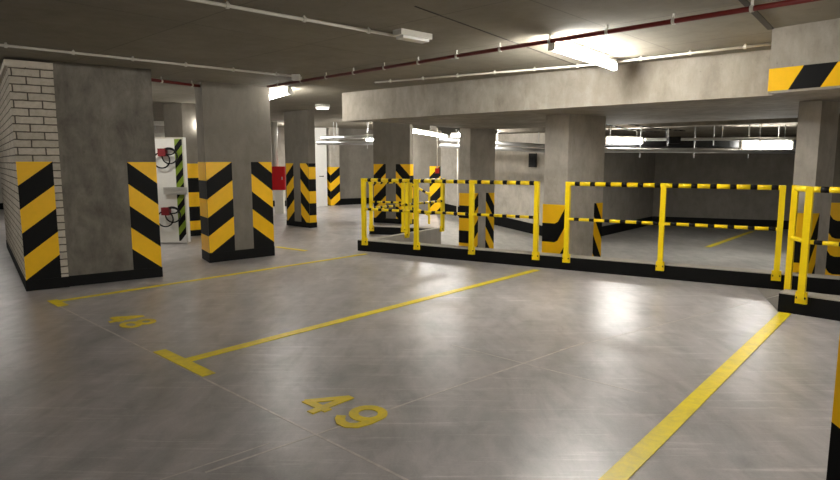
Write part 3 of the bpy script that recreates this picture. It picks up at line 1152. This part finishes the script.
# ------------------------------------------------------------------ cabinet with green stripes
kc = fl(188.5, 244.2)
root = thing('metal_cabinet', 'white upright cabinet with green-black striped edge behind the rough pier', 'cabinet', V((kc.x, kc.y, 0)))
ca = R(176)
cdv = dirv(ca); cn = V((cdv.y, -cdv.x, 0))
if cn.y > 0:
    cn = -cn
cw, chh = .66, 1.94
box_obj('body', V((kc.x, kc.y, .03)), cdv * cw, -cn * .1, Z * (chh - .03), M['white'], root, .008)
m = MB()
for u in (0, cw - .02):
    m.box(V((kc.x, kc.y, 0)) + cdv * u + cn * .0, cdv * .02, cn * .02, Z * chh)
m.box(V((kc.x, kc.y, chh - .02)), cdv * cw, cn * .02, Z * .02)
m.build('frame', M['pipe_white'], root)
hazard(root, V((kc.x, kc.y, 0)), cdv, cn, [(.025, 1.3), (.17, 0)], .06, chh - .03, .135, 0, [M['green'], M['black']], None, 'hazard_strip')
def on_cab(x, y):
    s, z = face_uz(V((kc.x, kc.y, 0)), ca, x, y)
    return V((kc.x, kc.y, 0)) + cdv * s + Z * z + cn * .02
hcl = on_cab(177, 191)
box_obj('latch', hcl - cdv * .2 - Z * .06, cdv * .42, cn * .05, Z * .13, M['steel'], root, .01)
for x, y in ((164.5, 152.5), (168, 211)):
    c = on_cab(x, y)
    mb = MB(); mb.box(c - cdv * .07 - Z * .07, cdv * .14, cn * .1, Z * .14)
    o = mb.build('cable_holder', M['red_dark'], root, .015)
    for (dx, dz, rx, rz) in ((-.13, -.07, .14, .13), (.02, -.14, .15, .14), (-.12, .02, .11, .06)):
        mb = MB()
        pts = [c + cn * .06 + cdv * (dx + rx * math.cos(t * math.pi / 10)) + Z * (dz + rz * math.sin(t * math.pi / 10)) for t in range(21)]
        mb.path(pts, .013, 6)
        mb.build('cable_loop', M['dark'], o, 0, True)

# red hydrant cabinet on the back wall
hp = dep(285.5, 190, 17.5); 
root = thing('hydrant_cabinet', 'red hydrant cabinet between the two grey striped columns', 'cabinet', hp)
wdt = .45
box_obj('case', V((hp.x - wdt, hp.y, hp.z)), V((wdt, 0, 0)), V((0, .25, 0)), Z * .68, M['red'], root, .015)
box_obj('door', V((hp.x - wdt + .02, hp.y - .02, hp.z + .02)), V((wdt - .04, 0, 0)), V((0, .02, 0)), Z * .64, M['red'], root, .006)
box_obj('handle', V((hp.x - .10, hp.y - .045, hp.z + .3)), V((.03, 0, 0)), V((0, .025, 0)), Z * .08, M['steel'], root)
mb = MB(); mb.tube(V((hp.x - .3, hp.y + .12, hp.z + .68)), V((hp.x - .3, hp.y + .12, CEIL)), .09, 16); mb.build('riser_pipe', M['pipe_white'], root, 0, True)
m = MB(); m.box(V((hp.x - wdt + .12, hp.y + .03, 0)), V((.25, 0, 0)), V((0, .2, 0)), Z * (hp.z)); m.build('stand', M['shell'], root, .01)

# white door on the back wall
d0 = fl(311.5, 206.6); d1 = fl(327, 206.0)
dd = (d1 - d0); dl = dd.length; dd.normalize(); dnn = V((dd.y, -dd.x, 0))
o = struct(box_obj('door_1', d0 + dnn * .01, dd * dl, dnn * .05, Z * 2.1, M['white'], None, .006))
hh = d0 + dd * dl * .72 + dnn * .06 + Z * 1.02
mb = MB(); mb.tube(hh, hh + dnn * .06, .02, 8); mb.bar(hh + dnn * .06, hh + dnn * .06 - dd * .14, .02, .025); mb.build('door_handle', M['dark'], o)
mb = MB()
for z in (.15, 1.75):
    mb.box(d0 + dnn * .06 + dd * .1 + Z * z, dd * (dl - .2), dnn * .004, Z * .12)
mb.build('door_panel', M['white'], o)
struct(box_obj('trim_1', d0 + dnn * .005 + Z * 2.1, dd * dl, dnn * .07, Z * .54, M['white']))

# ------------------------------------------------------------------ camera, world, colour
cam = bpy.data.cameras.new('camera')
cam.sensor_width = 36
cam.lens = F / 840 * 36
cam.clip_start = .05
co = bpy.data.objects.new('camera', cam)
co.location = (0, 0, H)
co.rotation_euler = (math.pi / 2 - PITCH, 0, 0)
C.objects.link(co)
sc = bpy.context.scene
sc.camera = co
w = bpy.data.worlds.new('world')
sc.world = w
w.use_nodes = True
w.node_tree.nodes['Background'].inputs['Color'].default_value = (.9, .85, .75, 1)
w.node_tree.nodes['Background'].inputs['Strength'].default_value = .05
sc.view_settings.view_transform = 'Standard'
sc.view_settings.look = 'None'
sc.view_settings.gamma = 1
sc.view_settings.use_curve_mapping = False
sc.view_settings.exposure = 1.33
sc.cycles.use_denoising = True
sc.cycles.max_bounces = 8
sc.cycles.diffuse_bounces = 5
